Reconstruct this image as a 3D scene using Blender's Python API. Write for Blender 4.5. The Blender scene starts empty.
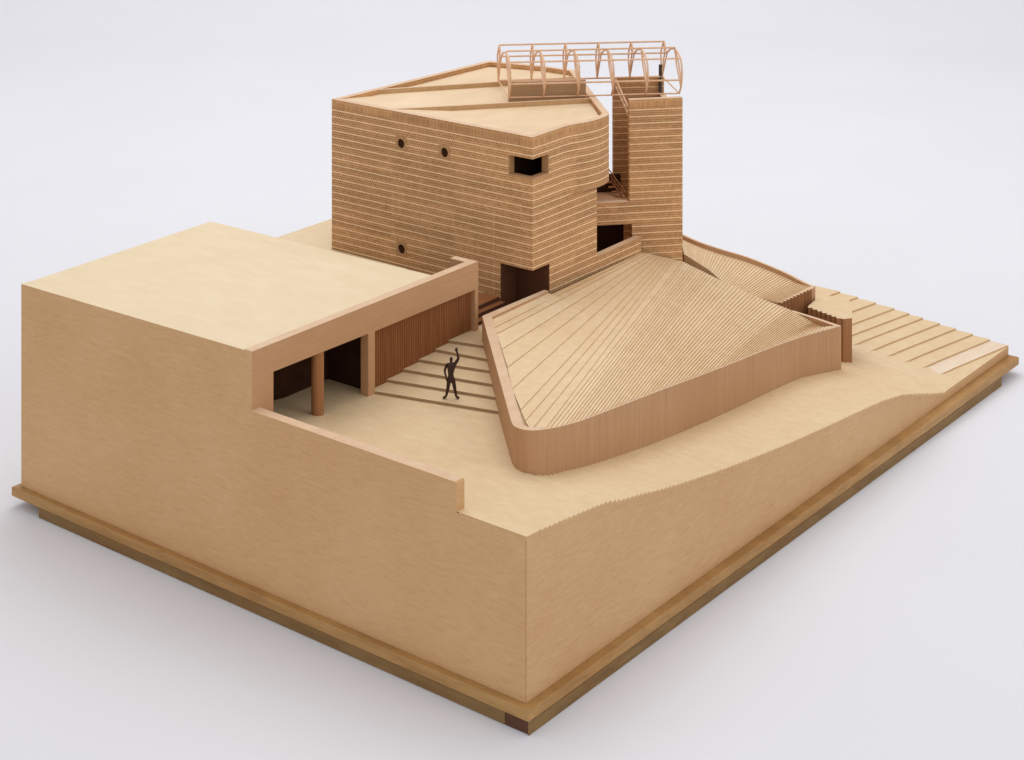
import bpy, bmesh, math, random
from mathutils import Vector, Matrix
random.seed(7)
scene = bpy.context.scene
COL = scene.collection

# ------------------------------------------------------------------ render / camera
scene.view_settings.view_transform = 'Standard'
scene.view_settings.look = 'None'
scene.view_settings.exposure = 0.0
scene.view_settings.gamma = 1.0
cam = bpy.data.cameras.new('camera'); cam_o = bpy.data.objects.new('camera', cam)
COL.objects.link(cam_o); scene.camera = cam_o
cam.sensor_width = 36.0; cam.lens = 1895.0/1024*36
cam.shift_y = -718.0/1024
cam_o.location = (-1.4518, -1.0962, 1.0)
cam_o.rotation_euler = (math.radians(90), 0, math.atan2(-0.79357, 0.60848))
cam.clip_start = 0.05; cam.clip_end = 60

# ------------------------------------------------------------------ materials
def new_mat(name, rough=0.6, spec=0.3):
    m = bpy.data.materials.new(name); m.use_nodes = True
    nt = m.node_tree; b = nt.nodes['Principled BSDF']
    b.inputs['Roughness'].default_value = rough
    b.inputs['Specular IOR Level'].default_value = spec
    return m, nt, b
def N(nt, t, **kw):
    n = nt.nodes.new(t)
    for k, v in kw.items(): setattr(n, k, v)
    return n
def ramp(nt, fac, stops):
    r = N(nt, 'ShaderNodeValToRGB')
    el = r.color_ramp.elements
    while len(el) > 1: el.remove(el[-1])
    el[0].position = stops[0][0]; el[0].color = (*stops[0][1], 1)
    for p, c in stops[1:]:
        e = el.new(p); e.color = (*c, 1)
    nt.links.new(fac, r.inputs['Fac']); return r
def geo_pos(nt, sc, rot=(0,0,0)):
    g = N(nt, 'ShaderNodeTexCoord'); mp = N(nt, 'ShaderNodeMapping')
    mp.inputs['Scale'].default_value = sc; mp.inputs['Rotation'].default_value = rot
    nt.links.new(g.outputs['Object'], mp.inputs['Vector']); return mp.outputs['Vector']
def mix(nt, a, b, fac, mode='MIX'):
    n = N(nt, 'ShaderNodeMix', data_type='RGBA', blend_type=mode)
    for s, v in ((0, fac), (6, a), (7, b)):
        if hasattr(v, 'links') or hasattr(v, 'is_output'): nt.links.new(v, n.inputs[s])
        else: n.inputs[s].default_value = v if s == 0 else (*v, 1)
    return n.outputs[2]
def math_n(nt, op, a, b=None, c=None):
    n = N(nt, 'ShaderNodeMath', operation=op)
    for i, v in enumerate((a, b, c)):
        if v is None: continue
        if isinstance(v, (int, float)): n.inputs[i].default_value = v
        else: nt.links.new(v, n.inputs[i])
    return n.outputs[0]

def wood(name, light, dark, grain, fine=None, blot=0.35, rough=0.62, bump=0.15, fleck=0.0, rot=(0,0,0)):
    """grain = scale vector (small number along the grain)"""
    m, nt, b = new_mat(name, rough)
    v = geo_pos(nt, grain, rot)
    n1 = N(nt, 'ShaderNodeTexNoise'); n1.inputs['Scale'].default_value = 1.0
    n1.inputs['Detail'].default_value = 6; n1.inputs['Roughness'].default_value = 0.65
    n1.inputs['Distortion'].default_value = 0.3
    nt.links.new(v, n1.inputs['Vector'])
    mid = tuple((a+c)/2 for a, c in zip(light, dark))
    r1 = ramp(nt, n1.outputs['Fac'], [(0.28, dark), (0.5, mid), (0.72, light)])
    v2 = geo_pos(nt, (7, 7, 7))
    n2 = N(nt, 'ShaderNodeTexNoise'); n2.inputs['Scale'].default_value = 1.0; n2.inputs['Detail'].default_value = 3
    nt.links.new(v2, n2.inputs['Vector'])
    r2 = ramp(nt, n2.outputs['Fac'], [(0.3, (1-blot*0.32, 1-blot*0.55, 1-blot*0.80)), (0.7, (1.0, 1.0, 1.0))])
    c = mix(nt, r1.outputs['Color'], r2.outputs['Color'], 1.0, 'MULTIPLY')
    if fleck:
        v3 = geo_pos(nt, tuple(g*3.1 for g in grain), rot)
        n3 = N(nt, 'ShaderNodeTexNoise'); n3.inputs['Scale'].default_value = 1.0; n3.inputs['Detail'].default_value = 2
        nt.links.new(v3, n3.inputs['Vector'])
        r3 = ramp(nt, n3.outputs['Fac'], [(0.30, (1-fleck,)*3), (0.42, (1, 1, 1))])
        c = mix(nt, c, r3.outputs['Color'], 1.0, 'MULTIPLY')
    nt.links.new(c, b.inputs['Base Color'])
    bp = N(nt, 'ShaderNodeBump'); bp.inputs['Strength'].default_value = bump; bp.inputs['Distance'].default_value = 0.0006
    nt.links.new(n1.outputs['Fac'], bp.inputs['Height']); nt.links.new(bp.outputs['Normal'], b.inputs['Normal'])
    return m

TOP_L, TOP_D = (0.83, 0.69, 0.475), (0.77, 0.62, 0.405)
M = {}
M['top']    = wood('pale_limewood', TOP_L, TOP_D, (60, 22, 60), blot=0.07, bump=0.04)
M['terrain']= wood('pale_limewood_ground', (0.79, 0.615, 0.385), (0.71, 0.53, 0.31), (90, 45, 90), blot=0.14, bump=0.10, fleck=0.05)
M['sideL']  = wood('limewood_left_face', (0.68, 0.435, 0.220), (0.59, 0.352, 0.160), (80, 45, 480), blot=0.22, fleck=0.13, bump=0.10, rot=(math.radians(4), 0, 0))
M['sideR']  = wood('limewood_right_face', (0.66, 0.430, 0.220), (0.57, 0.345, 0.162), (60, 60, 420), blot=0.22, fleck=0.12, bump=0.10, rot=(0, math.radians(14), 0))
M['fascia'] = wood('beech_fascia', (0.55, 0.325, 0.175), (0.49, 0.275, 0.142), (24, 24, 220), blot=0.12, bump=0.05)
M['rim']    = wood('beech_rim', (0.78, 0.57, 0.39), (0.68, 0.46, 0.29), (60, 60, 60), blot=0.15, bump=0.04)
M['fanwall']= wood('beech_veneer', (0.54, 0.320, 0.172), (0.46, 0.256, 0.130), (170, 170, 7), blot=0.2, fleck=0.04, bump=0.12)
M['slat']   = wood('dark_slats', (0.40, 0.175, 0.065), (0.26, 0.10, 0.036), (300, 300, 12), blot=0.35, bump=0.2)
M['plate']  = wood('pine_plate', (0.53, 0.315, 0.120), (0.37, 0.205, 0.070), (26, 14, 160), blot=0.5, fleck=0.12, bump=0.12, rough=0.5)
M['board']  = wood('pine_board', (0.31, 0.190, 0.072), (0.19, 0.112, 0.040), (30, 14, 160), blot=0.6, fleck=0.15, bump=0.12)
M['boardred']= wood('reddish_board', (0.13, 0.055, 0.028), (0.08, 0.03, 0.015), (30, 14, 160), blot=0.3)
M['plank']  = wood('roof_planks', (0.84, 0.655, 0.42), (0.74, 0.55, 0.33), (90, 90, 90), blot=0.2, bump=0.05)
M['plank2']  = wood('roof_planks_warm', (0.835, 0.645, 0.405), (0.74, 0.545, 0.325), (90, 90, 90), blot=0.2, bump=0.05)
M['plank3']  = wood('roof_planks_pale', (0.86, 0.685, 0.45), (0.77, 0.585, 0.36), (90, 90, 90), blot=0.15, bump=0.05)
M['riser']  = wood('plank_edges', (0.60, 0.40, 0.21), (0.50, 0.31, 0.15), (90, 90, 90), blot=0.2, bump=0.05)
M['boxwood'] = wood('roof_box_wood', (0.46, 0.30, 0.165), (0.34, 0.205, 0.105), (14, 14, 260), blot=0.2, bump=0.05)
M['pleat']  = wood('pleated_beech', (0.44, 0.22, 0.095), (0.32, 0.145, 0.06), (200, 200, 12), blot=0.3)
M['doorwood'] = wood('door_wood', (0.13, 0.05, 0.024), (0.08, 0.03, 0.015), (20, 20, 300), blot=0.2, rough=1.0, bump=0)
M['patch'] = wood('plain_patch', (0.50, 0.28, 0.13), (0.42, 0.225, 0.10), (90, 90, 90), blot=0.1)
M['terredge'] = wood('terrace_edges', (0.66, 0.47, 0.27), (0.58, 0.39, 0.21), (90, 90, 90), blot=0.2)
M['stepedge'] = wood('step_edges', (0.42, 0.29, 0.16), (0.34, 0.22, 0.115), (90, 90, 90), blot=0.2)
M['roof']   = wood('tower_roof_board', (0.84, 0.655, 0.44), (0.75, 0.555, 0.345), (14, 34, 40), blot=0.14, bump=0.04)
M['stick']  = wood('fine_sticks', (0.86, 0.60, 0.41), (0.68, 0.42, 0.25), (200, 200, 200), blot=0.3, bump=0.0)
M['steel']  = wood('dark_post', (0.10, 0.075, 0.06), (0.06, 0.045, 0.035), (90, 90, 90), bump=0.0)
M['dark']   = wood('interior_shade_paint', (0.062, 0.030, 0.018), (0.040, 0.018, 0.011), (60, 60, 60), blot=0.2, rough=1.0, bump=0)  # shade of rooms and recesses put into the colour
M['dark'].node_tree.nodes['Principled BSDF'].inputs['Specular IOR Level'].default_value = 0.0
M['pale']   = wood('pale_terrace', (0.84, 0.70, 0.54), (0.76, 0.61, 0.44), (16, 70, 40), blot=0.12, bump=0.05)

def brick_mat(name, a, bcol, line, mortar, darkmul=1.0):
    m, nt, b = new_mat(name, 0.7, 0.2)
    tc = N(nt, 'ShaderNodeTexCoord'); sp = N(nt, 'ShaderNodeSeparateXYZ')
    g = N(nt, 'ShaderNodeNewGeometry')
    nt.links.new(g.outputs['Position'], sp.inputs[0])
    x, y, z = sp.outputs
    u = math_n(nt, 'SUBTRACT', x, y)
    SP = 0.00949375
    zz = math_n(nt, 'DIVIDE', math_n(nt, 'SUBTRACT', z, 0.3800), SP)
    fr = math_n(nt, 'FRACT', math_n(nt, 'ADD', zz, 100.5))          # line at 0.5
    dist = math_n(nt, 'ABSOLUTE', math_n(nt, 'SUBTRACT', fr, 0.5))
    below = math_n(nt, 'LESS_THAN', z, 0.3800+0.3*SP)
    # uneven line strength
    cv = N(nt, 'ShaderNodeCombineXYZ'); nt.links.new(u, cv.inputs[0]); nt.links.new(z, cv.inputs[1])
    wn = N(nt, 'ShaderNodeTexNoise'); wn.inputs['Scale'].default_value = 160; wn.inputs['Detail'].default_value = 2
    nt.links.new(cv.outputs[0], wn.inputs['Vector'])
    halfw = math_n(nt, 'ADD', math_n(nt, 'MULTIPLY', wn.outputs['Fac'], 0.09), 0.045)
    ln = math_n(nt, 'MULTIPLY', math_n(nt, 'LESS_THAN', dist, halfw), below)
    # three little brick rows between two scored lines
    br = N(nt, 'ShaderNodeTexBrick'); nt.links.new(cv.outputs[0], br.inputs['Vector'])
    br.inputs['Scale'].default_value = 1.0
    br.inputs['Brick Width'].default_value = 0.0038; br.inputs['Row Height'].default_value = SP/3
    br.inputs['Mortar Size'].default_value = 0.00034; br.inputs['Mortar Smooth'].default_value = 0.2
    br.inputs['Color1'].default_value = (*a, 1); br.inputs['Color2'].default_value = (*bcol, 1)
    br.inputs['Mortar'].default_value = (*mortar, 1); br.inputs['Bias'].default_value = -0.1
    # soldier course on the parapet
    bs = N(nt, 'ShaderNodeTexBrick'); nt.links.new(cv.outputs[0], bs.inputs['Vector'])
    bs.inputs['Scale'].default_value = 1.0; bs.offset = 0
    bs.inputs['Brick Width'].default_value = 0.0024; bs.inputs['Row Height'].default_value = 0.0145
    bs.inputs['Mortar Size'].default_value = 0.00028; bs.inputs['Mortar Smooth'].default_value = 0.2
    bs.inputs['Color1'].default_value = (*a, 1); bs.inputs['Color2'].default_value = (*bcol, 1)
    bs.inputs['Mortar'].default_value = (*mortar, 1)
    c = mix(nt, bs.outputs['Color'], br.outputs['Color'], below)
    ns = N(nt, 'ShaderNodeTexNoise'); ns.inputs['Scale'].default_value = 30; ns.inputs['Detail'].default_value = 5
    nt.links.new(g.outputs['Position'], ns.inputs['Vector'])
    rn = ramp(nt, ns.outputs['Fac'], [(0.3, (0.92, 0.90, 0.88)), (0.7, (1.06, 1.06, 1.06))])
    c = mix(nt, c, rn.outputs['Color'], 1.0, 'MULTIPLY')
    # each course a slightly different tone
    cz = N(nt, 'ShaderNodeCombineXYZ'); nt.links.new(math_n(nt, 'FLOOR', math_n(nt, 'ADD', zz, 100.5)), cz.inputs[2])
    nt.links.new(math_n(nt, 'FLOOR', math_n(nt, 'MULTIPLY', u, 9.0)), cz.inputs[0])
    wz = N(nt, 'ShaderNodeTexWhiteNoise'); nt.links.new(cz.outputs[0], wz.inputs['Vector'])
    rz_ = ramp(nt, wz.outputs['Value'], [(0.0, (0.88, 0.87, 0.86)), (1.0, (1.10, 1.09, 1.07))])
    c = mix(nt, c, rz_.outputs['Color'], 1.0, 'MULTIPLY')
    joint = math_n(nt, 'MULTIPLY', math_n(nt, 'LESS_THAN', math_n(nt, 'ABSOLUTE', math_n(nt, 'SUBTRACT', u, 0.0651)), 0.0005), math_n(nt, 'LESS_THAN', z, 0.29))
    c = mix(nt, c, line, math_n(nt, 'MULTIPLY', joint, 0.4))
    c = mix(nt, c, line, math_n(nt, 'MULTIPLY', ln, 0.9))
    nt.links.new(c, b.inputs['Base Color'])
    bp = N(nt, 'ShaderNodeBump'); bp.inputs['Strength'].default_value = 0.3; bp.inputs['Distance'].default_value = 0.0004
    nt.links.new(ln, bp.inputs['Height']); bp.invert = True
    nt.links.new(bp.outputs['Normal'], b.inputs['Normal'])
    return m
M['brick'] = brick_mat('engraved_brick_wood', (0.38, 0.185, 0.072), (0.53, 0.280, 0.122), (0.90, 0.63, 0.37), (0.72, 0.45, 0.235))

# ------------------------------------------------------------------ mesh helpers
ORG = Vector((0.578, 0.388, -0.024))      # base centre of the model (world)
def finish(name, bm, mats, parent=None, org=None, top=None, bevel=0.0):
    """one mesh object; vertices are given in world coordinates. top = material index for upward faces"""
    bmesh.ops.remove_doubles(bm, verts=bm.verts, dist=1e-6)
    bmesh.ops.recalc_face_normals(bm, faces=bm.faces)
    if top is not None:
        for f in bm.faces:
            if f.normal.z > 0.9: f.material_index = top
    o_ = org if org is not None else (ORG if parent is not None else Vector((0, 0, 0)))
    for v in bm.verts: v.co -= Vector(o_)
    me = bpy.data.meshes.new(name); bm.to_mesh(me); bm.free()
    for m in (mats if isinstance(mats, (list, tuple)) else [mats]): me.materials.append(m)
    o = bpy.data.objects.new(name, me); COL.objects.link(o)
    if parent is not None: o.parent = parent
    elif org is not None: o.location = org
    if bevel:
        b = o.modifiers.new('bevel', 'BEVEL'); b.width = bevel; b.segments = 2; b.limit_method = 'ANGLE'
    return o
def prism(bm, loop, a, b, axis='Z', holes=()):
    """extrude a 2-D outline (with holes) along an axis from a to b"""
    def co(p, t):
        if axis == 'Z': return (p[0], p[1], t)
        if axis == 'X': return (t, p[0], p[1])
        return (p[0], t, p[1])
    loops = [loop] + list(holes)
    if not holes:
        va = [bm.verts.new(co(p, a)) for p in loop]; vb = [bm.verts.new(co(p, b)) for p in loop]
        bm.faces.new(va); bm.faces.new(vb[::-1]); rings = [(va, vb)]
    else:
        rings = []
        for t in (a, b):
            edges = []; rr = []
            for lp in loops:
                vs = [bm.verts.new(co(p, t)) for p in lp]
                edges += [bm.edges.new((vs[i], vs[(i+1) % len(vs)])) for i in range(len(vs))]
                rr.append(vs)
            bmesh.ops.triangle_fill(bm, use_beauty=True, use_dissolve=False, edges=edges)
            rings.append(rr)
        rings = list(zip(rings[0], rings[1]))
    for va, vb in rings:
        n = len(va)
        for i in range(n):
            bm.faces.new((va[i], va[(i+1) % n], vb[(i+1) % n], vb[i]))
def box(bm, x0, x1, y0, y1, z0, z1):
    prism(bm, [(x0, y0), (x1, y0), (x1, y1), (x0, y1)], z0, z1)
def bar(bm, p, q, r, n=6):
    p = Vector(p); q = Vector(q); d = (q-p).normalized()
    up = Vector((0, 0, 1)) if abs(d.z) < 0.9 else Vector((1, 0, 0))
    a = d.cross(up).normalized(); b = d.cross(a)
    ra = [bm.verts.new(p + (a*math.cos(t)+b*math.sin(t))*r) for t in [math.tau*i/n for i in range(n)]]
    rb = [bm.verts.new(q + (a*math.cos(t)+b*math.sin(t))*r) for t in [math.tau*i/n for i in range(n)]]
    bm.faces.new(ra); bm.faces.new(rb[::-1])
    for i in range(n): bm.faces.new((ra[i], ra[(i+1) % n], rb[(i+1) % n], rb[i]))
def tube(bm, pts, r, n=6):
    pts = [Vector(p) for p in pts]; rings = []
    for i, p in enumerate(pts):
        d = (pts[min(i+1, len(pts)-1)] - pts[max(i-1, 0)]).normalized()
        up = Vector((0.69, -0.72, 0))
        a = d.cross(up).normalized(); b = d.cross(a)
        rings.append([bm.verts.new(p + (a*math.cos(t)+b*math.sin(t))*r) for t in [math.tau*k/n for k in range(n)]])
    for r0, r1 in zip(rings, rings[1:]):
        for i in range(n): bm.faces.new((r0[i], r0[(i+1) % n], r1[(i+1) % n], r1[i]))
    bm.faces.new(rings[0]); bm.faces.new(rings[-1][::-1])
def strip_wall(bm, pts, z0, z1, th, closed=False, side=1):
    TH = th if isinstance(th, (list, tuple)) else [th]*len(pts)
    """wall along a plan polyline; z0/z1 numbers or lists; thickness to the left (side=1) of the direction"""
    n = len(pts); P2 = [Vector((p[0], p[1])) for p in pts]; ins = []
    for i in range(n):
        a = P2[i]-P2[i-1] if (i > 0 or closed) else P2[1]-P2[0]
        b = P2[(i+1) % n]-P2[i] if (i < n-1 or closed) else a
        a = a.normalized(); b = b.normalized()
        na = Vector((-a.y, a.x)); nb = Vector((-b.y, b.x)); m = (na+nb)
        m = m.normalized() if m.length > 1e-6 else na
        k = min(1.0/max(m.dot(na), 0.35), 2.0)
        ins.append(P2[i] + m*TH[i]*side*k)
    Z0 = z0 if isinstance(z0, (list, tuple)) else [z0]*n
    Z1 = z1 if isinstance(z1, (list, tuple)) else [z1]*n
    vs = []
    for i in range(n):
        vs.append([bm.verts.new((*P2[i], Z0[i])), bm.verts.new((*P2[i], Z1[i])),
                   bm.verts.new((*ins[i], Z1[i])), bm.verts.new((*ins[i], Z0[i]))])
    rng = range(n) if closed else range(n-1)
    for i in rng:
        a = vs[i]; b = vs[(i+1) % n]
        for k in range(4): bm.faces.new((a[k], b[k], b[(k+1) % 4], a[(k+1) % 4]))
    if not closed: bm.faces.new(vs[0]); bm.faces.new(vs[-1][::-1])
def lerp(a, b, t): return a+(b-a)*t
def l3(a, b, t): return tuple(lerp(x, y, t) for x, y in zip(a, b))
def interp(tab, x):
    if x <= tab[0][0]: return tab[0][1]
    for (a, b), (c, d) in zip(tab, tab[1:]):
        if x <= c: return b+(d-b)*(x-a)/(c-a)
    return tab[-1][1]
def smooth_curve(pts, n=6):
    out = []
    m = len(pts)
    for i in range(m-1):
        p0 = pts[max(i-1, 0)]; p1 = pts[i]; p2 = pts[i+1]; p3 = pts[min(i+2, m-1)]
        for k in range(n):
            t = k/n
            out.append(tuple(0.5*((2*b)+(-a+c)*t+(2*a-5*b+4*c-d)*t*t+(-a+3*b-3*c+d)*t**3) for a, b, c, d in zip(p0, p1, p2, p3)))
    out.append(tuple(pts[-1])); return out

# ------------------------------------------------------------------ the top-level things
model = bpy.data.objects.new('architectural_model', None); COL.objects.link(model)
model.location = ORG
model['label'] = 'pale wooden architectural model with a brick-scored tower, fan-shaped roof and stepped base'
model['category'] = 'architectural model'
def part(name, bm, mats, label=None, parent=None, **k):
    o = finish(name, bm, mats, parent or model, org=ORG, **k)
    if parent is not None and parent is not model: pass
    if label: o['label'] = label
    return o

# ------------------------------------------------------------------ ground sweep
bm = bmesh.new()
prof_bg = [(-6, -0.024), (5.0, -0.024)] + [(5.0+1.6*math.sin(t), -0.024+1.6*(1-math.cos(t))) for t in [math.pi/2*i/16 for i in range(1, 17)]] + [(6.6, 5.0)]
F = Vector((0.79357, 0.60848, 0)); R = Vector((0.60848, -0.79357, 0)); C0 = Vector((-1.4518, -1.0962, 0))
prev = None
for d, z in prof_bg:
    pa = C0 + F*d + R*(-6) + Vector((0, 0, z)); pb = C0 + F*d + R*6 + Vector((0, 0, z))
    cur = (bm.verts.new(pa), bm.verts.new(pb))
    if prev: bm.faces.new((prev[0], prev[1], cur[1], cur[0]))
    prev = cur
m, nt, b = new_mat('backdrop_paper', 0.9, 0.1)
vv = geo_pos(nt, (2, 2, 2)); nn = N(nt, 'ShaderNodeTexNoise'); nn.inputs['Scale'].default_value = 1.5
nt.links.new(vv, nn.inputs['Vector'])
rr = ramp(nt, nn.outputs['Fac'], [(0.3, (0.75, 0.755, 0.79)), (0.7, (0.765, 0.77, 0.805))])
nt.links.new(rr.outputs['Color'], b.inputs['Base Color']); M['bg'] = m
bg = finish('backdrop', bm, m); bg['kind'] = 'structure'
for p in bg.data.polygons: p.use_smooth = True
if bg.data.polygons[0].normal.z < 0: bg.data.flip_normals()

def skew(bm, xmax=.1):
    for v in bm.verts:
        if v.co.x < xmax: v.co.x += .0143*v.co.y
        v.co.y -= .0050*max(0, v.co.x) if v.co.y < .02 else 0
# ------------------------------------------------------------------ plate and boards under the model
bm = bmesh.new(); box(bm, -0.0088, 1.157, -0.0100, 0.784, -0.0112, -0.0002); skew(bm)
part('base_plate', bm, M['plate'], 'orange pine plate projecting all round under the block', bevel=0.0012)
bm = bmesh.new(); box(bm, -0.0078, 0.014, 0.020, 0.733, -0.0238, -0.0114); skew(bm)
part('base_board', bm, M['board'], 'dark board under the left edge of the plate', bevel=0.0008)
bm = bmesh.new(); box(bm, -0.0072, 0.014, -0.0080, 0.0195, -0.0238, -0.0118)
part('base_board', bm, M['boardred'], 'reddish block under the near corner of the plate', bevel=0.0006)
bm = bmesh.new(); box(bm, -0.0080, 1.096, -0.0096, -0.0084, -0.0238, -0.0114); box(bm, 0.0145, 1.096, -0.0083, 0.014, -0.0238, -0.0114); skew(bm, 0.0)
part('base_board', bm, M['board'], 'board under the long right edge of the plate')
bm = bmesh.new(); box(bm, 1.074, 1.095, 0.0145, 0.730, -0.0238, -0.0114)
part('base_board', bm, M['board'])
bm = bmesh.new(); box(bm, 0.0145, 1.073, 0.708, 0.730, -0.0238, -0.0114)
part('base_board', bm, M['board'])

# ------------------------------------------------------------------ ground heights
PROF = [(-0.1, .16), (0, .1600), (.05, .1553), (.10, .1497), (.1357, .1452), (.165, .1375), (.1935, .1325), (.235, .1235), (.2735, .1163),
        (.3466, .1043), (.43, .0925), (.515, .0816), (.61, .0715), (.7065, .0623), (.76, .0560), (.81, .0476), (.86, .0335), (.9, .0215), (.9375, .0115), (1.2, .0112)]
STEPY = [0.0002, 0.0281, 0.0543, 0.0808, 0.1061, 0.1332, 0.1552, 0.1795, 0.2100, 0.2400, 0.2700]
def terrace_smooth(X, Y):
    yk = Y-(1.156-X)*0.19
    return 0.0113 + 0.0023*max(-0.5, yk/0.0268)
def ground(X, Y):
    base = interp(PROF, X)
    if X > .81:
        s = terrace_smooth(1.0, Y)+0.0005
        t = min((X-.81)/.19, 1)
        inner = lerp(.0476, s, t**0.9)
        if X > 1.0: inner = max(lerp(s, .0112, min((X-1.0)/.02, 1)), 0.0112)
        w = min(max(Y/0.035, 0), 1); w = w*w*(3-2*w)
        base = lerp(base, inner, w)
    if Y > 0.1395+(X-0.158)*0.975-0.0120 and X > .1357:           # courtyard side of the fan hall
        base = .1453
    if X > .35 and Y > .36:                                   # hidden ground behind
        base = .160 if X < .70 else lerp(.160, .02, min((X-.70)/.35, 1))
    return base

# block side panels
bm = bmesh.new()
def arc_pts(cx, cz, r, a0, a1, n=5): return [(cx+r*math.cos(lerp(a0, a1, i/n)), cz+r*math.sin(lerp(a0, a1, i/n))) for i in range(n+1)]
left_out = [(0.0011, 0.0), (0.0011, 0.1582), (0.0870, 0.1590)] + [(0.0872, 0.1862)] + arc_pts(0.0902, 0.1862, 0.003, math.pi, math.pi/2)[1:] + \
           [(0.3752, 0.1889), (0.7761, 0.1889), (0.7761, 0.0)]
prism(bm, left_out, 0.0, 0.0125, 'X')
prism(bm, [(0, .3768), (.0010, .3768), (.0010, .3893), (.0125, .3893), (.0125, .7761), (0, .7761)], .1889, .2526)
for v in bm.verts:
    if v.co.z > .25: v.co.z = .2526 if v.co.y < .3885 and v.co.y < .38 else lerp(.2504, .2451, (v.co.y-.389)/.387)
skew(bm)
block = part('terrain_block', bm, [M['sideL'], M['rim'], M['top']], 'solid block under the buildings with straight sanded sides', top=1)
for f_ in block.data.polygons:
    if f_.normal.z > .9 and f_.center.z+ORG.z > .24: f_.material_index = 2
bm = bmesh.new()
xs = [0.0011+i*(1.1549/220) for i in range(221)]
ro = [(x, interp(PROF, x)-0.0026) for x in xs]
prism(bm, ro[::-1] + [(0.0011, 0.0), (1.156, 0.0)], 0.0, 0.010, 'Y')
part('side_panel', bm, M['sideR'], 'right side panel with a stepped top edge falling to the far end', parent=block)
bm = bmesh.new(); box(bm, 0.0013, 0.009, 0.0013, 0.009, 0.0, 0.1588)
part('corner_joint', bm, M['board'], 'dark glue line at the near corner', parent=block)
bm = bmesh.new(); box(bm, 0.026, 1.156, 0.768, 0.776, 0.0, 0.15)
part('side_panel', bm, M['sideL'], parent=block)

# ground surface: laminated sheets about 6 mm wide, each a hair lower than the last
bm = bmesh.new()
gx = []; gshift = []
i = 0
while 0.0003+i*0.0080 < 1.148:
    x0 = 0.0003+i*0.0080; gx += [x0, x0+0.0077]; gshift += [1, -1]; i += 1
gx.append(1.1556); gshift.append(0)
gy = [-0.0002+j*0.0065 for j in range(119)]+[0.7755]
rows = []
for i, x in enumerate(gx):
    sl = max(0, interp(PROF, x-.003)-interp(PROF, x+.003)) if .02 < x < .94 else 0
    jag = -gshift[i]*1.0*(0.42*sl+0.00075*(1 if sl else 0))
    row_a = [bm.verts.new((x+.0143*y*max(0, 1-x/.1), y, ground(x, y)+0.0004+(0 if (abs(ground(x, y)-.1453) < 1e-5 and x > .14) or y > .28 else jag*max(0, 1-y/.06) if x < .14 else jag))) for y in gy]
    rows.append(row_a)
for i in range(len(gx)-1):
    for j in range(len(gy)-1):
        bm.faces.new((rows[i][j], rows[i+1][j], rows[i+1][j+1], rows[i][j+1]))
# skirt along the two visible edges
for seq in ([rows[i][0] for i in range(len(gx))], rows[0][:14]):
    low = [bm.verts.new((v.co.x, v.co.y, v.co.z-0.0055)) for v in seq]
    for i in range(len(seq)-1):
        f_ = bm.faces.new((seq[i], seq[i+1], low[i+1], low[i])); f_.material_index = 1 if seq[0] is rows[0][0] and seq[1] is rows[1][0] else 2
gs = part('ground_surface', bm, [M['terrain'], M['sideR'], M['sideL']], 'sanded pale ground surface of the model', parent=block)

# terraces at the far right
for k, y0 in enumerate(STEPY):
    bm = bmesh.new()
    xe = 0.986+0.006*math.sin(k*1.7) - 0.0
    y_lo = y0+(1.156-xe)*0.19
    zt_ = .0113+.0023*(k+1)
    pts = [(1.156, y0)] + [(x, y0+(1.156-x)*0.19-0.0015*math.sin(max(0, (1.03-x))/0.045*1.2)) for x in [1.10, 1.06, 1.03, 1.015, 1.0, xe]] + [(xe-0.004, y_lo+0.012), (xe-0.004, 0.46), (1.156, 0.46)]
    prism(bm, pts[::-1], zt_-.0040, zt_)
    o = part('terrace_step', bm, [M['terredge'], M['pale'] if k in (0,) else M['terrain']], None, parent=block, top=1)
    if k == 0: o['label'] = 'palest and lowest terrace step at the far right corner'

# courtyard steps
RIS = [((.2059, .3756), (.2473, .2237)), ((.2368, .3742), (.2697, .2513)), ((.2660, .3734), (.2915, .2729)),
       ((.2947, .3755), (.3154, .2962)), ((.3250, .3746), (.3364, .3157)), ((.3515, .3768), (.3615, .3387))]
for k, (a, b_) in enumerate(RIS):
    d = Vector((b_[0]-a[0], b_[1]-a[1])).normalized()
    a2 = (a[0]-d.x*0.008, 0.3838); b2 = (b_[0]+d.x*0.012, b_[1]+d.y*0.012)
    bm = bmesh.new()
    prism(bm, [a2, b2, (.39, .345), (.50, .345), (.50, .41), (.40, .41), (.40, .3838)], .1440, .1457+.0034*(k+1))
    part('courtyard_step', bm, [M['stepedge'], M['terrain']], None, parent=block, top=1)
# small flight beside the pier
for k in range(3):
    bm = bmesh.new()
    box(bm, .4012, .4785, .3860+k*.0090, .4300, .160, .1710+k*.0052)
    part('small_step', bm, [M['doorwood'], M['slat']], None, parent=block, top=1)
# ground behind the low hall
bm = bmesh.new()
prism(bm, [(.33, .56), (.4785, .56), (.4785, .70), (.80, .70), (.80, .769), (.33, .769)], .15, .187)
v = [v for v in bm.verts if v.co.z > .18 and v.co.y > .76]
for q in v: q.co.z = .199
part('rear_ground', bm, [M['terrain'], M['top']], None, parent=block, top=1)

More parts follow.
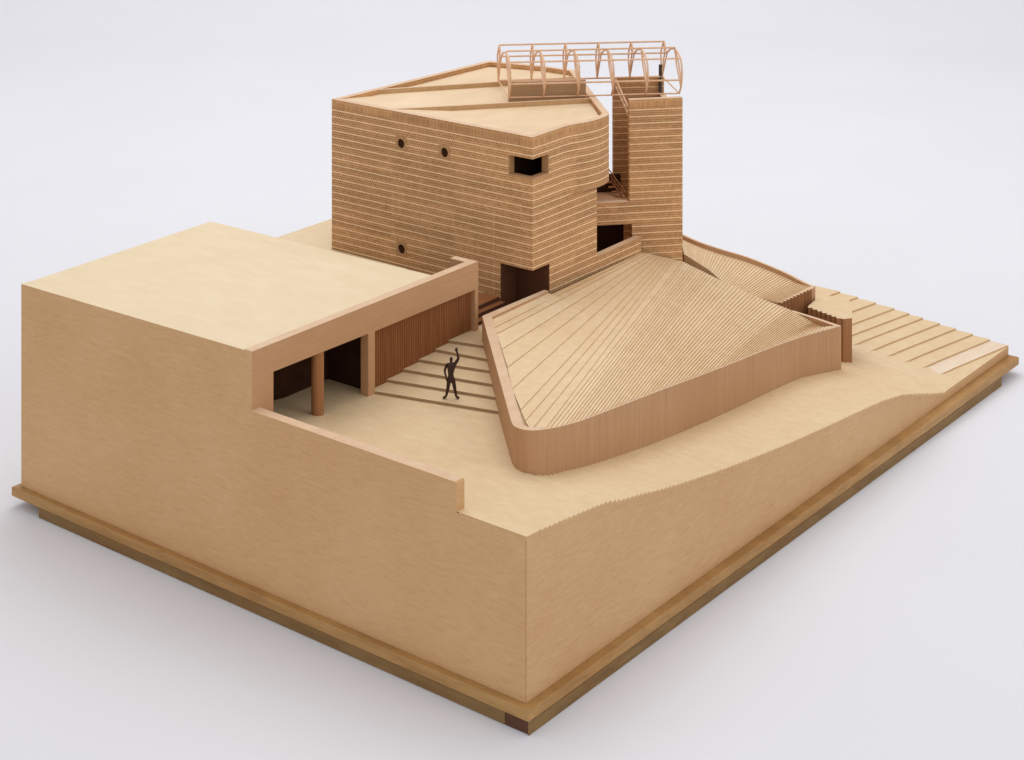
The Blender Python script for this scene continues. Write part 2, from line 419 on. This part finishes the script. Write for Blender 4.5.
# ------------------------------------------------------------------ low hall on the left
bm = bmesh.new()
prism(bm, [(.0182, .3893), (.3285, .3893), (.3225, .7745), (.0236, .7745)], .2415, .2498)
for v in bm.verts:
    if v.co.z > .249: v.co.z -= (.0046 if v.co.x < .1 else .0014)*(v.co.y-.389)/.386
hall = part('low_hall', bm, [M['fascia'], M['top']], 'low flat-roofed hall at the left with its long pale roof', top=1, bevel=0.0004)
bm = bmesh.new()
f_out = [(0.0066, .135), (0.0394, .135), (0.0394, .2210), (.1950, .2190), (.1950, .135), (.2067, .135), (.2067, .2185), (.3935, .2178), (.3935, .150), (.4005, .150), (.4005, .2518), (0.0066, .2527)]
prism(bm, f_out, .3770, .3890, 'Y')
part('fascia', bm, [M['fascia'], M['rim']], 'smooth pinkish beam and piers facing the courtyard', parent=hall, top=1, bevel=0.0003)
bm = bmesh.new(); box(bm, .3889, .4004, .3892, .4130, .2180, .2516)
part('return_beam', bm, [M['fascia'], M['rim']], 'short beam end turning back towards the tower', parent=hall, top=1, bevel=0.0003)
bm = bmesh.new()
x = .2075; n = 0; prof = []
while x < .3930:
    prof += [(x, .3850), (x+.0007, .3832), (x+.0019, .3832), (x+.0026, .3850)]; x += .0033
prism(bm, prof + [(.3930, .3850), (.3930, .3885), (.2075, .3885)], .143, .2182)
part('slatted_wall', bm, M['slat'], 'reddish brown wall of fine upright slats', parent=hall)
bm = bmesh.new()
cpts = [(.1180+.0072*math.cos(t), .3850+.0072*math.sin(t)) for t in [math.tau*i/32 for i in range(32)]]
prism(bm, cpts, .140, .2212)
o = part('column', bm, M['pleat'], 'round column standing in the open bay', parent=hall)
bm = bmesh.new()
box(bm, 0.0190, .2065, .452, .462, .135, .2412); box(bm, .2070, .2170, .3895, .640, .135, .2412)  # back wall set close; walls and ceiling painted dark for interior shade
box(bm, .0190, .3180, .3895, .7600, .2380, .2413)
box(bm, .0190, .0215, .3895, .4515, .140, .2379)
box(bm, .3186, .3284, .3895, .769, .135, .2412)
part('inner_wall', bm, M['dark'], 'inner walls and ceiling of the hall, shade painted dark', parent=hall)

# ------------------------------------------------------------------ fan hall
fan_top = [(.5030, .3505, .1945), (.3760, .3515, .1955), (.158, .1395, .1875)]
corner = smooth_curve([(.158, .1395, .1875), (.1465, .1270, .1890), (.1415, .1140, .1903), (.1450, .1030, .1903), (.1555, .0960, .1893), (.1700, .0940, .1868)], 5)
near = [(.185, .0938, .1838), (.2289, .0945, .1769), (.3062, .0985, .1672), (.3913, .1020, .1572), (.4919, .1080, .1436), (.5842, .1128, .1322), (.6741, .1172, .1220), (.7695, .1200, .1098), (.861, .1140, .0990)]
near = smooth_curve([corner[-1]]+near, 6)
wall_line = fan_top[:2] + [l3(fan_top[1], fan_top[2], .5)] + corner + near[1:] + [(.8640, .1500, .1010), (.8640, .1900, .1035)]
th_fan = []
for i, p in enumerate(wall_line):
    th_fan.append(.0070 if i == 0 else .0115 if i < 3 else lerp(.0115, .0060, min(1, (i-3)/24)) if i < 28 else .0055)
bm = bmesh.new()
strip_wall(bm, wall_line, [max(0.02, ground(p[0], p[1])-.03) if p[0] > .15 else .12 for p in wall_line], [p[2] for p in wall_line], th_fan, side=1)
# keep the shell off the courtyard side
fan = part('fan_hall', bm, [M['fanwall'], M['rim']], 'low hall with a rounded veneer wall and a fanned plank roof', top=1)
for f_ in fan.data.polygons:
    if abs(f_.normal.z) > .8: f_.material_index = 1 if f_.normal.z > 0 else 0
# roof planks
px_tab = [(551, .167), (560, .185), (584, .229), (620, .306), (660, .391), (700, .492), (736, .584), (770, .674), (801, .7695), (841, .861)]
nearXY = [(p[0], (p[1], p[2])) for p in near]
def near_at(X):
    for a, b in zip(near, near[1:]):
        if a[0] <= X <= b[0]:
            t = (X-a[0])/(b[0]-a[0]+1e-9); return l3(a, b, t)
    return near[-1] if X > near[0][0] else near[0]
lines = []
sparse = [(.3822, .3445, .1935), (.3665, .3270, .1930), (.3530, .3125, .1928), (.3185, .2780, .1918), (.2800, .2400, .1905), (.2350, .1985, .1892), (.1960, .1570, .1880),
          (.1750, .1350, .1878), (.1570, .1135, .1880), (.1620, .1030, .1878)]
apexA = (.7316, .3510, .1862); apexB = (.7833, .3188, .1660)
for i, p in enumerate(sparse):
    far = (.7270, .3515, .1862) if i == 0 else l3((.7316, .3500, .1857), apexB, (i-0.7)/10.5)
    nd = Vector((-.0076, -.0076)) if i < 8 else Vector((-.0060, -.0065))
    if i == 9: nd = Vector((-.002, -.0065))
    p = (p[0]+nd.x, p[1]+nd.y, p[2]-(.0025 if i == 0 else .0012))
    lines.append((p, far, .0010))
ND = 58
ridge = [(.7833, .3188, .1660), (.8020, .2800, .1475), (.8250, .2330, .1260), (.8480, .1860, .1090), (.8600, .1560, .0945), (.8620, .1350, .0900)]
for j in range(ND+1):
    t = j/ND
    X = interp(px_tab, lerp(553, 838, t)); a = near_at(X)
    tt = t*(len(ridge)-1); k = min(int(tt), len(ridge)-2); r_ = l3(ridge[k], ridge[k+1], tt-k)
    a = (a[0], a[1]+.0025, a[2]-.0007)
    lines.append((a, r_, lerp(.0011, .0015, min(1, j/12))))
bm = bmesh.new()
NS = 10
def ruled(a, b, t, bulge=0.0):
    p = l3(a, b, t); return Vector((p[0], p[1], p[2]+bulge*4*t*(1-t)))
def bulge_of(i): return 0.0035*min(1, max(0, (i-8)/12)) * (1-max(0, (i-50))/30)
prev_low = None
for i in range(len(lines)-1):
    a, b, h = lines[i]; c, d, h2 = lines[i+1]
    A = [ruled(a, b, s/NS, bulge_of(i)) for s in range(NS+1)]
    Bv = [ruled(c, d, s/NS, bulge_of(i+1)) + Vector((0, 0, h2)) for s in range(NS+1)]
    va = [bm.verts.new(p) for p in A]; vb = [bm.verts.new(p) for p in Bv]
    vl = [bm.verts.new(p-Vector((0, 0, h2))) for p in Bv]
    pm = random.choice((0, 0, 2, 3))
    for s in range(NS):
        f0 = bm.faces.new((va[s], va[s+1], vb[s+1], vb[s])); f0.material_index = pm
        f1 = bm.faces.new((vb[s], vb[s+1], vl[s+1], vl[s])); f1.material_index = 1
    # ridge end closes downwards
    e0 = bm.verts.new(A[-1]-Vector((0, 0, .03))); e1 = bm.verts.new(Bv[-1]-Vector((0, 0, .03)))
    f2 = bm.faces.new((va[-1], e0, e1, vb[-1])); f2.material_index = 1
for i in range(len(lines)-1): pass
part('roof_planks', bm, [M['plank'], M['riser'], M['plank2'], M['plank3']], 'narrow pale roof planks fanning out from the tower foot', parent=fan)

bm = bmesh.new(); und = wall_line[:3]+corner[1:]
pv = None
for i, p in enumerate(und):
    a_ = Vector((und[max(i-1, 0)][0], und[max(i-1, 0)][1])); b_ = Vector((und[min(i+1, len(und)-1)][0], und[min(i+1, len(und)-1)][1]))
    d = (b_-a_).normalized(); nn = Vector((-d.y, d.x)); q = Vector((p[0], p[1]))
    cur = (bm.verts.new((*(q+nn*.004), p[2]-.0026)), bm.verts.new((*(q+nn*.030), p[2]-.0050)))
    if pv: bm.faces.new((pv[0], pv[1], cur[1], cur[0]))
    pv = cur
part('roof_deck', bm, M['plank'], None, parent=fan)
# ------------------------------------------------------------------ rear hall behind the ridge
rim_r = [(.8802, .3802, .1702), (.888, .3536, .1617), (.9044, .3289, .1522), (.9270, .3020, .1414), (.9436, .2715, .1298), (.9520, .2463, .1212), (.9545, .2263, .1147), (.9558, .2085, .1100)]
rim_s = smooth_curve(rim_r, 5)
bm = bmesh.new()
strip_wall(bm, rim_s[::-1], .02, [p[2] for p in rim_s][::-1], .0050, side=1)
rear = part('rear_hall', bm, [M['fanwall'], M['rim']], 'second plank-roofed hall behind the fan ridge', top=1)
bm = bmesh.new()
NB = 46
rear_near = [(0, (.8110, .3338, .1665)), (.273, (.8230, .3010, .1480)), (.498, (.8290, .2740, .1290)), (.798, (.8500, .2380, .1140)), (1, (.8645, .2137, .1085))]
rim_t = [((.3802-p[1])/(.3802-.2085), p) for p in rim_s]
def interp_pts(tab, t):
    for (a, p), (b, q) in zip(tab, tab[1:]):
        if t <= b: return l3(p, q, (t-a)/(b-a))
    return tab[-1][1]
na, nb = (.8110, .3338, .1660), (.8645, .2137, .1085)
for i in range(NB):
    q = []
    for k, extra in ((i, 0), (i+1, .0013)):
        t = k/NB; p = interp_pts(rear_near, t)
        r_ = interp_pts(rim_t, t)
        q.append((Vector((p[0], p[1], p[2]+extra)), Vector((r_[0]-.004, r_[1], r_[2]-.0062+.0052*max(0, t-.85)/.15+extra))))
    v0 = bm.verts.new(q[0][0]); v1 = bm.verts.new(q[0][1]); v2 = bm.verts.new(q[1][1]); v3 = bm.verts.new(q[1][0])
    f0 = bm.faces.new((v0, v1, v2, v3)); f0.material_index = random.choice((0, 0, 2, 3))
    v4 = bm.verts.new(q[1][0]-Vector((0, 0, .0013))); v5 = bm.verts.new(q[1][1]-Vector((0, 0, .0013)))
    f_ = bm.faces.new((v3, v2, v5, v4)); f_.material_index = 1
    v6 = bm.verts.new(q[0][0]-Vector((0, 0, .06))); v7 = bm.verts.new(q[1][0]-Vector((0, 0, .06)))
    f_ = bm.faces.new((v0, v3, v7, v6)); f_.material_index = 1
part('roof_planks', bm, [M['plank'], M['riser'], M['plank2'], M['plank3']], 'fine parallel planks on the rear hall', parent=rear)
def pleats(a, b, n, amp):
    a = Vector(a); b = Vector(b); d = (b-a); u = d.normalized(); nn = Vector((u.y, -u.x)); out = []
    for i in range(n):
        out += [tuple(a+d*((i+0.0)/n)), tuple(a+d*((i+0.42)/n)+nn*amp), tuple(a+d*((i+0.58)/n)+nn*amp)]
    return out+[tuple(b)]
bm = bmesh.new()
pl = pleats((.8660, .2135), (.9400, .2062), 9, .0045)
prism(bm, pl + [(.9400, .2095), (.8660, .2168)], .02, .1098)
for v_ in bm.verts:
    if v_.co.z > .1: v_.co.z = .1090+.0012*(v_.co.x-.866)/.074
part('pleated_wall', bm, [M['pleat'], M['rim']], 'dark pleated end wall of the rear hall', parent=rear, top=1)
bm = bmesh.new(); prism(bm, [(.9402, .2020), (.9560, .2050), (.9560, .2084), (.9402, .2100)], .02, .1102)
part('end_pier', bm, [M['fanwall'], M['rim']], None, parent=rear, top=1)

# small annex with pleated face
bm = bmesh.new()
pl = pleats((.9157, .1946), (.8990, .1340), 7, .0042)
prism(bm, pl[::1] + [(.8981, .1308), (.9092, .1228), (.9608, .1494), (.9763, .1637), (.9729, .2032)], .015, .0945)
bmesh.ops.recalc_face_normals(bm, faces=bm.faces)
part('pleated_annex', bm, [M['pleat'], M['terrain']], 'small flat annex with a pleated wall at the fan corner', top=1)

# ------------------------------------------------------------------ brick tower
ZT = .3945; XT = .4795; YT = .3518
def circ(cy, cz, r, n=28): return [(cy+r*math.cos(math.tau*i/n), cz+r*math.sin(math.tau*i/n)) for i in range(n)]
ROUND = [(.5727, .3525), (.4969, .3524), (.5718, .2109)]
bm = bmesh.new()
lp = [(YT, .2246), (.4035, .2246), (.4035, .15), (.6992, .15), (.6992, ZT), (YT, ZT), (YT, .3663), (.3903, .3663), (.3903, .3416), (YT, .3416)]
prism(bm, lp, XT, XT+.010, 'X', holes=[circ(a, b, .0064) for a, b in ROUND])
prism(bm, [(XT+.0101, .2246), (.5164, .2246), (.5164, .15), (.6226, .15), (.6226, .3046), (XT+.0101, .3046)], YT, YT+.010, 'Y')
up = [(.4896, YT), (.5147, .3518), (.5300, .3520), (.5460, .3524)] + smooth_curve([(.5460, .3524), (.5610, .3508), (.5780, .3455), (.5950, .3413), (.6120, .3400), (.6290, .3418), (.6420, .3458), (.6500, .3520)], 4)[1:] + [(.7085, .4114), (.8369, .5408), (.8332, .5972), (.8102, .6845), (.4896, .6992)]
strip_wall(bm, up, .3047, .3416, .0095)
strip_wall(bm, up[1:], .3417, .3662, .0095)
strip_wall(bm, up, .3663, ZT, .0095)
strip_wall(bm, [(.6227, YT+.0001), (.690, .412), (.800, .522), (.8100, .6845), (.4896, .6992)], .15, .3046, .0095)
bmesh.ops.remove_doubles(bm, verts=bm.verts, dist=1e-7)
tower = part('brick_tower', bm, [M['brick'], M['rim']], 'tall tower scored all over with fine brick courses and a bulging upper corner')
for f_ in tower.data.polygons:
    if f_.normal.z > .9 and f_.center.z+ORG.z > ZT-.001: f_.material_index = 1
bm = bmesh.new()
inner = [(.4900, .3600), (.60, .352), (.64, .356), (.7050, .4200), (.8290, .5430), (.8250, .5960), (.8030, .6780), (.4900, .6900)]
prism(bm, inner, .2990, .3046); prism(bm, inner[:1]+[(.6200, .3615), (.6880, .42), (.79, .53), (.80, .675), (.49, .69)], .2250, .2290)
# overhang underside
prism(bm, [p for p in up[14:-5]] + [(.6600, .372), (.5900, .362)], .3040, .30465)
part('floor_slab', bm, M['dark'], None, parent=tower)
bm = bmesh.new()
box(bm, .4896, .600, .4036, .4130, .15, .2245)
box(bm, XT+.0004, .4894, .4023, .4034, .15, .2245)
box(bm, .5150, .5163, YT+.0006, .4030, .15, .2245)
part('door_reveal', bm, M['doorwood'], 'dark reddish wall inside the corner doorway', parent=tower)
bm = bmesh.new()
box(bm, .4897, .560, .3990, .4060, .3048, .3662)  # faces behind the window, room shade painted on
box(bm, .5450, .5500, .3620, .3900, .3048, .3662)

part('window_reveal', bm, M['dark'], 'inside of the corner window, shade painted dark', parent=tower)
bm = bmesh.new(); box(bm, XT-.0002, .4897, .3888, .39035, .3421, .3663)
part('window_jamb', bm, M['patch'], None, parent=tower)
bm = bmesh.new(); box(bm, .5133, .51475, YT-.0002, .3620, .3421, .3663)
part('window_jamb', bm, M['patch'], None, parent=tower)
bm = bmesh.new()
prism(bm, [(XT-.0003, YT-.0003), (.5146, YT-.0003), (.5146, YT+.0085), (XT+.0085, YT+.0085), (XT+.0085, .3902), (XT-.0003, .3902)], .3400, .3421)
part('window_sill', bm, [M['fanwall'], M['rim']], 'sill of the corner window', parent=tower)
for a, b_ in ROUND:
    bm = bmesh.new()
    sq = .0092
    M_ = M['slat']
    prism(bm, [(a-sq, b_-sq), (a+sq, b_-sq), (a+sq, b_+sq), (a-sq, b_+sq)], XT-.0005, XT+.0002, 'X', holes=[circ(a, b_, .0062)])
    s_ = part('round_window', bm, M['patch'], 'small round window in a plain square patch', parent=tower)
    bm = bmesh.new(); prism(bm, circ(a, b_, .0063), XT+.0016, XT+.0030, 'X')  # dark disc stands in for the shade inside the hole
    part('hole_shade_disc', bm, M['dark'], None, parent=tower)
# roof
bm = bmesh.new()
def roof_z(x): return ZT-.0004-.0062*min(1, max(0, (x-.4896)/.060))
xsplit = [.4896, .505, .520, .535, .5496]
poly = [(.4896, .3613), (.5460, .3619), (.5800, .3550), (.6100, .3495), (.6370, .3545), (.7020, .4185), (.8270, .5445), (.8235, .5955), (.8010, .6755), (.4896, .6895)]
vs = [bm.verts.new((p[0], p[1], 0)) for p in poly]; bm.faces.new(vs)
for x in xsplit[1:]:
    bmesh.ops.bisect_plane(bm, geom=bm.verts[:]+bm.edges[:]+bm.faces[:], plane_co=(x, 0, 0), plane_no=(1, 0, 0))
for v_ in bm.verts: v_.co.z = roof_z(v_.co.x)
ex_ = bmesh.ops.extrude_face_region(bm, geom=bm.faces[:])
for v_ in [g for g in ex_['geom'] if isinstance(g, bmesh.types.BMVert)]: v_.co.z -= .004
part('roof', bm, M['roof'], 'pale sunken roof board', parent=tower)
for a, b_ in (((.5646, .6880), (.8050, .4380+.0745)), ((.4900, .5936), (.7030, .3950+.0245))):
    d = Vector((b_[0]-a[0], b_[1]-a[1])).normalized(); nn = Vector((-d.y, d.x))*.0022
    bm = bmesh.new()
    prism(bm, [(a[0]-nn.x, a[1]-nn.y), (b_[0]-nn.x, b_[1]-nn.y), (b_[0]+nn.x, b_[1]+nn.y), (a[0]+nn.x, a[1]+nn.y)], ZT-.008, ZT-.0002)
    part('roof_fin', bm, [M['riser'], M['rim']], 'long low fin dividing the tower roof', parent=tower, top=1)

# ramp wall in front of the gap
bm = bmesh.new()
prism(bm, [(.6228, .15), (.7380, .15), (.7380, .1868), (.7300, .2078), (.6228, .2068)], YT, YT+.010, 'Y')
for v_ in bm.verts:
    if v_.co.x > .725: v_.co.x = .7290
part('ramp_wall', bm, [M['brick'], M['rim']], 'sloping brick-scored wall between the two towers', top=1)

# ------------------------------------------------------------------ stair tower
A = Vector((.7274, .3699)); B = Vector((.7833, .3188)); L0 = Vector((.6932, .4011))
ax = (B-A).normalized(); back = Vector((-ax.y, ax.x))        # back points away from the camera
if back.y < 0: back = -back
def quadp(p, q, th): return [tuple(p), tuple(q), tuple(q+back*th), tuple(p+back*th)]
bm = bmesh.new()
prism(bm, quadp(A, B, .010), .2536, ZT-.0004)
prism(bm, quadp(L0, B, .010), .2226, .2535)
J = L0+ax*((Vector((.7301, .3675))-L0).length)
prism(bm, quadp(J, B, .010), .12, .2225)
BW0 = Vector((.8269, .4648)); BW1 = Vector((.8801, .4119))
prism(bm, quadp(BW0, BW1, .008), .10, ZT)
C1 = B+back*.0101
prism(bm, [tuple(C1), tuple(BW1-back*.0001), tuple(BW1-back*.0001-ax*.008), tuple(C1-ax*.008)], .10, .3710)
stair = part('stair_tower', bm, [M['brick'], M['rim']], 'narrow open-sided tower at the right scored with brick courses')
for f_ in stair.data.polygons:
    if f_.normal.z > .9 and f_.center.z+ORG.z > .25: f_.material_index = 1
bm = bmesh.new()
prism(bm, [tuple(L0+back*.0102), tuple(A+back*.0102+ax*.0), tuple(A+back*.052), tuple(L0+back*.052)], .2480, .2534)
part('landing', bm, [M['fanwall'], M['fascia']], 'flat landing between the towers', parent=stair, top=1)
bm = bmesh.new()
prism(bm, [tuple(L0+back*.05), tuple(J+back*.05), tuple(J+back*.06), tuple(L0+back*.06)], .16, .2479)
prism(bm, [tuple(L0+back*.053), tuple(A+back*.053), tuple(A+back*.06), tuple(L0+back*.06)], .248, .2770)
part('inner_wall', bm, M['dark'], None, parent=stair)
def W(p2, z): return (p2.x, p2.y, z)
# stair flight and rails in the slot
bm = bmesh.new()
s0 = A+back*.015-ax*.002; s1 = A+back*.075-ax*.022
for o_, r in ((.0, .0009), (.006, .0009), (-.006, .0014)):
    bar(bm, W(s0, .2560+o_), W(s1, .2870+o_), r)
for k in range(8):
    t = k/7; p = s0.lerp(s1, t); z = lerp(.2500, .2810, t)
    bar(bm, W(p-ax*.010, z), W(p, z), .0016, 4)
    bar(bm, W(p, z), W(p, z+.012), .0006)
part('stair_flight', bm, M['slat'], 'small dark stair with rails in the slot', parent=stair)
bm = bmesh.new()
s0 = A+back*.018+ax*.003; s1 = A+back*.108+ax*.006
for o_ in (0, .010): bar(bm, W(s0, .3690+o_), W(s1, .3890+o_), .0012)
for k in range(6):
    p = s0.lerp(s1, k/5); z = lerp(.3690, .3890, k/5); bar(bm, W(p, z-.004), W(p, z+.010), .0010)
part('stair_flight', bm, M['stick'], 'light upper rails of the stair', parent=stair)
bm = bmesh.new()
p = BW1-back*.004-ax*.0065
bar(bm, W(p, .34), W(p, .4130), .0026, 8)
part('post', bm, M['steel'], 'dark upright post on the back wall', parent=stair)

# ------------------------------------------------------------------ barrel truss over both roofs
TF0 = Vector((.6316, .5068)); TF1 = Vector((.7976, .3332)); WR = Vector((.0758, .0773))
wdir = -(WR.normalized())      # rear -> front
rear0 = TF0+WR
axis = (TF1-TF0)
RING = [(0, 0), (-.008, .018), (-.008, .036), (.011, .0535), (.045, .0570), (.082, .0575), (.116, .0505), (.125, .0320), (.120, .0140), (.108, 0)]
ringc = smooth_curve(RING[:4], 3) + [(.0215, .0450), (.030, .0405), (.052, .0510)] + smooth_curve(RING[5:], 3)
def tp(s, w, z): q = rear0 + axis*s + wdir*w; return (q.x, q.y, ZT+.0012+z)
R_ST = .0013
truss = None
bm = bmesh.new()
for w, z, r in ((0, 0, R_ST), (.108, 0, .0011)): bar(bm, tp(0, w, z), tp(1, w, z), r)
for s in (0, 1): bar(bm, tp(s, 0, 0), tp(s, .108, 0), .0010)
truss = part('barrel_truss', bm, M['stick'], 'see-through barrel-shaped frame of thin sticks spanning the two towers')
for i in range(6):
    s = i/5
    bm = bmesh.new(); tube(bm, [tp(s, w, z) for w, z in ringc], R_ST)
    part('rib', bm, M['stick'], None, parent=truss)
    for segs in ((((0, .001), (.030, .040)), ((0, .010), (.014, .036)), ((.014, .036), (.011, .0535))),
                 (((.117, .012), (.092, .036)), ((.092, .036), (.080, .0575)), ((.121, .020), (.104, .042)), ((.104, .042), (.082, .0575)))):
        bm = bmesh.new()
        for (w0, z0), (w1, z1) in segs: bar(bm, tp(s, w0, z0), tp(s, w1, z1), .00115)
        part('web_strut', bm, M['stick'], None, parent=truss)
for w, z in ((.011, .0535), (.082, .059), (.026, .040), (.116, .0505), (.121, .0215)):
    bm = bmesh.new(); bar(bm, tp(0, w, z), tp(1, w, z), .0013)
    part('purlin', bm, M['stick'], None, parent=truss)
# wall panel under the left part of the frame
bm = bmesh.new()
a = rear0+wdir*.105+axis*.005; b2 = rear0+wdir*.105+axis*.452
prism(bm, [tuple(a), tuple(b2), tuple(b2+WR.normalized()*.012), tuple(a+WR.normalized()*.012)], ZT-.0068, ZT+.0218)
part('roof_box', bm, [M['boxwood'], M['fascia']], 'brown plank box on the tower roof under the frame', top=1)

# ------------------------------------------------------------------ the little figure
fo = Vector((.2424, .2916, .1493))
K = 1/8300.0
def fp(u, v, d=0.0):                     # u right, v up (in drawing units), d depth
    return Vector((R.x*(u*K) + F.x*d, R.y*(u*K)+F.y*d, v*K))
joints = {
 'pelvis': (0, 190, 0, 21), 'waist': (-3, 225, 0, 18), 'chest': (-4, 290, 0, 31), 'neck': (0, 345, 0, 9), 'head': (2, 378, -.0004, 15), 'crown': (2, 400, -.0004, 11),
 'shL': (-42, 326, 0, 13), 'elL': (-62, 262, .0006, 9), 'wrL': (-46, 205, -.0008, 7), 'haL': (-40, 188, -.0010, 7),
 'shR': (34, 330, 0, 16), 'elR': (72, 380, 0, 12), 'wrR': (60, 440, -.0003, 8), 'haR': (52, 462, -.0004, 9),
 'hipL': (-20, 175, 0, 19), 'knL': (-30, 95, -.0004, 14), 'anL': (-48, 18, .0004, 10), 'toL': (-80, 8, -.0016, 11),
 'hipR': (22, 175, 0, 19), 'knR': (36, 95, -.0004, 14), 'anR': (50, 18, .0004, 10), 'toR': (80, 8, -.0016, 11),
 'f1': (40, 486, -.0004, 3.2), 'f2': (48, 492, -.0004, 3.2), 'f3': (56, 492, -.0004, 3.2), 'f4': (64, 486, -.0004, 3.0), 'thumb': (34, 466, -.0005, 3.4),
 'g1': (-42, 164, -.001, 3.2), 'g2': (-37, 160, -.001, 3.2), 'g3': (-32, 162, -.001, 3.0), 'g4': (-28, 168, -.001, 3.0), 'gth': (-50, 178, -.0012, 3.2),
}
links = [('pelvis', 'waist'), ('waist', 'chest'), ('chest', 'neck'), ('neck', 'head'), ('head', 'crown'), ('chest', 'shL'), ('shL', 'elL'), ('elL', 'wrL'), ('wrL', 'haL'),
         ('chest', 'shR'), ('shR', 'elR'), ('elR', 'wrR'), ('wrR', 'haR'), ('pelvis', 'hipL'), ('hipL', 'knL'), ('knL', 'anL'), ('anL', 'toL'), ('pelvis', 'hipR'), ('hipR', 'knR'), ('knR', 'anR'), ('anR', 'toR'),
         ('haR', 'f1'), ('haR', 'f2'), ('haR', 'f3'), ('haR', 'f4'), ('haR', 'thumb'), ('haL', 'g1'), ('haL', 'g2'), ('haL', 'g3'), ('haL', 'g4'), ('haL', 'gth')]
names = list(joints)
SC = 100.0                                # build large, scale the finished mesh down
me = bpy.data.meshes.new('human_figure')
me.from_pydata([fp(*joints[n][:3])*SC for n in names], [(names.index(a), names.index(b)) for a, b in links], [])
tmp = bpy.data.objects.new('human_figure', me); COL.objects.link(tmp)
sk = tmp.modifiers.new('skin', 'SKIN'); sk.use_smooth_shade = True
for i, n in enumerate(names):
    r = joints[n][3]*K*SC*1.45
    tmp.data.skin_vertices[0].data[i].radius = (r, r*0.85)
    tmp.data.skin_vertices[0].data[i].use_root = (n == 'pelvis')
ss = tmp.modifiers.new('subdiv', 'SUBSURF'); ss.levels = 2; ss.render_levels = 2
bpy.context.view_layer.update()
dg = bpy.context.evaluated_depsgraph_get()
me2 = bpy.data.meshes.new_from_object(tmp.evaluated_get(dg)); me2.name = 'human_figure'
bpy.data.objects.remove(tmp)
me2.transform(Matrix.Scale(1/SC, 4))
for p in me2.polygons: p.use_smooth = True
M['figure'] = wood('dark_figure', (0.050, 0.022, 0.016), (0.028, 0.013, 0.010), (200, 200, 200), bump=0.0, rough=0.45)
me2.materials.clear(); me2.materials.append(M['figure'])
fig = bpy.data.objects.new('human_figure', me2); COL.objects.link(fig); fig.location = fo
fig['label'] = 'small dark brown human figure with one arm raised standing on the courtyard steps'
fig['category'] = 'figurine'

# ------------------------------------------------------------------ light
w = bpy.data.worlds.new('World'); scene.world = w; w.use_nodes = True
bgN = w.node_tree.nodes['Background']; bgN.inputs['Color'].default_value = (0.99, 0.985, 1.0, 1); bgN.inputs['Strength'].default_value = 0.785
def area(name, loc, target, sx, sy, power, col=(1, 1, 1)):
    l = bpy.data.lights.new(name, 'AREA'); l.shape = 'RECTANGLE'; l.size = sx; l.size_y = sy; l.energy = power; l.color = col
    o = bpy.data.objects.new(name, l); COL.objects.link(o); o.location = loc
    d = Vector(target)-Vector(loc); o.rotation_euler = d.to_track_quat('-Z', 'Y').to_euler(); return o
area('softbox_above', (1.5, 1.2, 3.0), (1.2, 0.9, 0), 2.6, 2.6, 40, (1.0, 0.98, 0.96))
area('added_front_fill', (0.6, -2.9, 1.7), (0.6, 0.3, 0.15), 1.4, 1.2, 11, (1.0, 0.96, 0.92))  # unseen fill added to lift the upright faces
area('added_backdrop_fill', (4.2, 3.4, 3.2), (4.6, 3.8, 0.2), 2.4, 2.4, 30, (1.0, 1.0, 1.0))  # unseen lamp added to brighten the far sweep
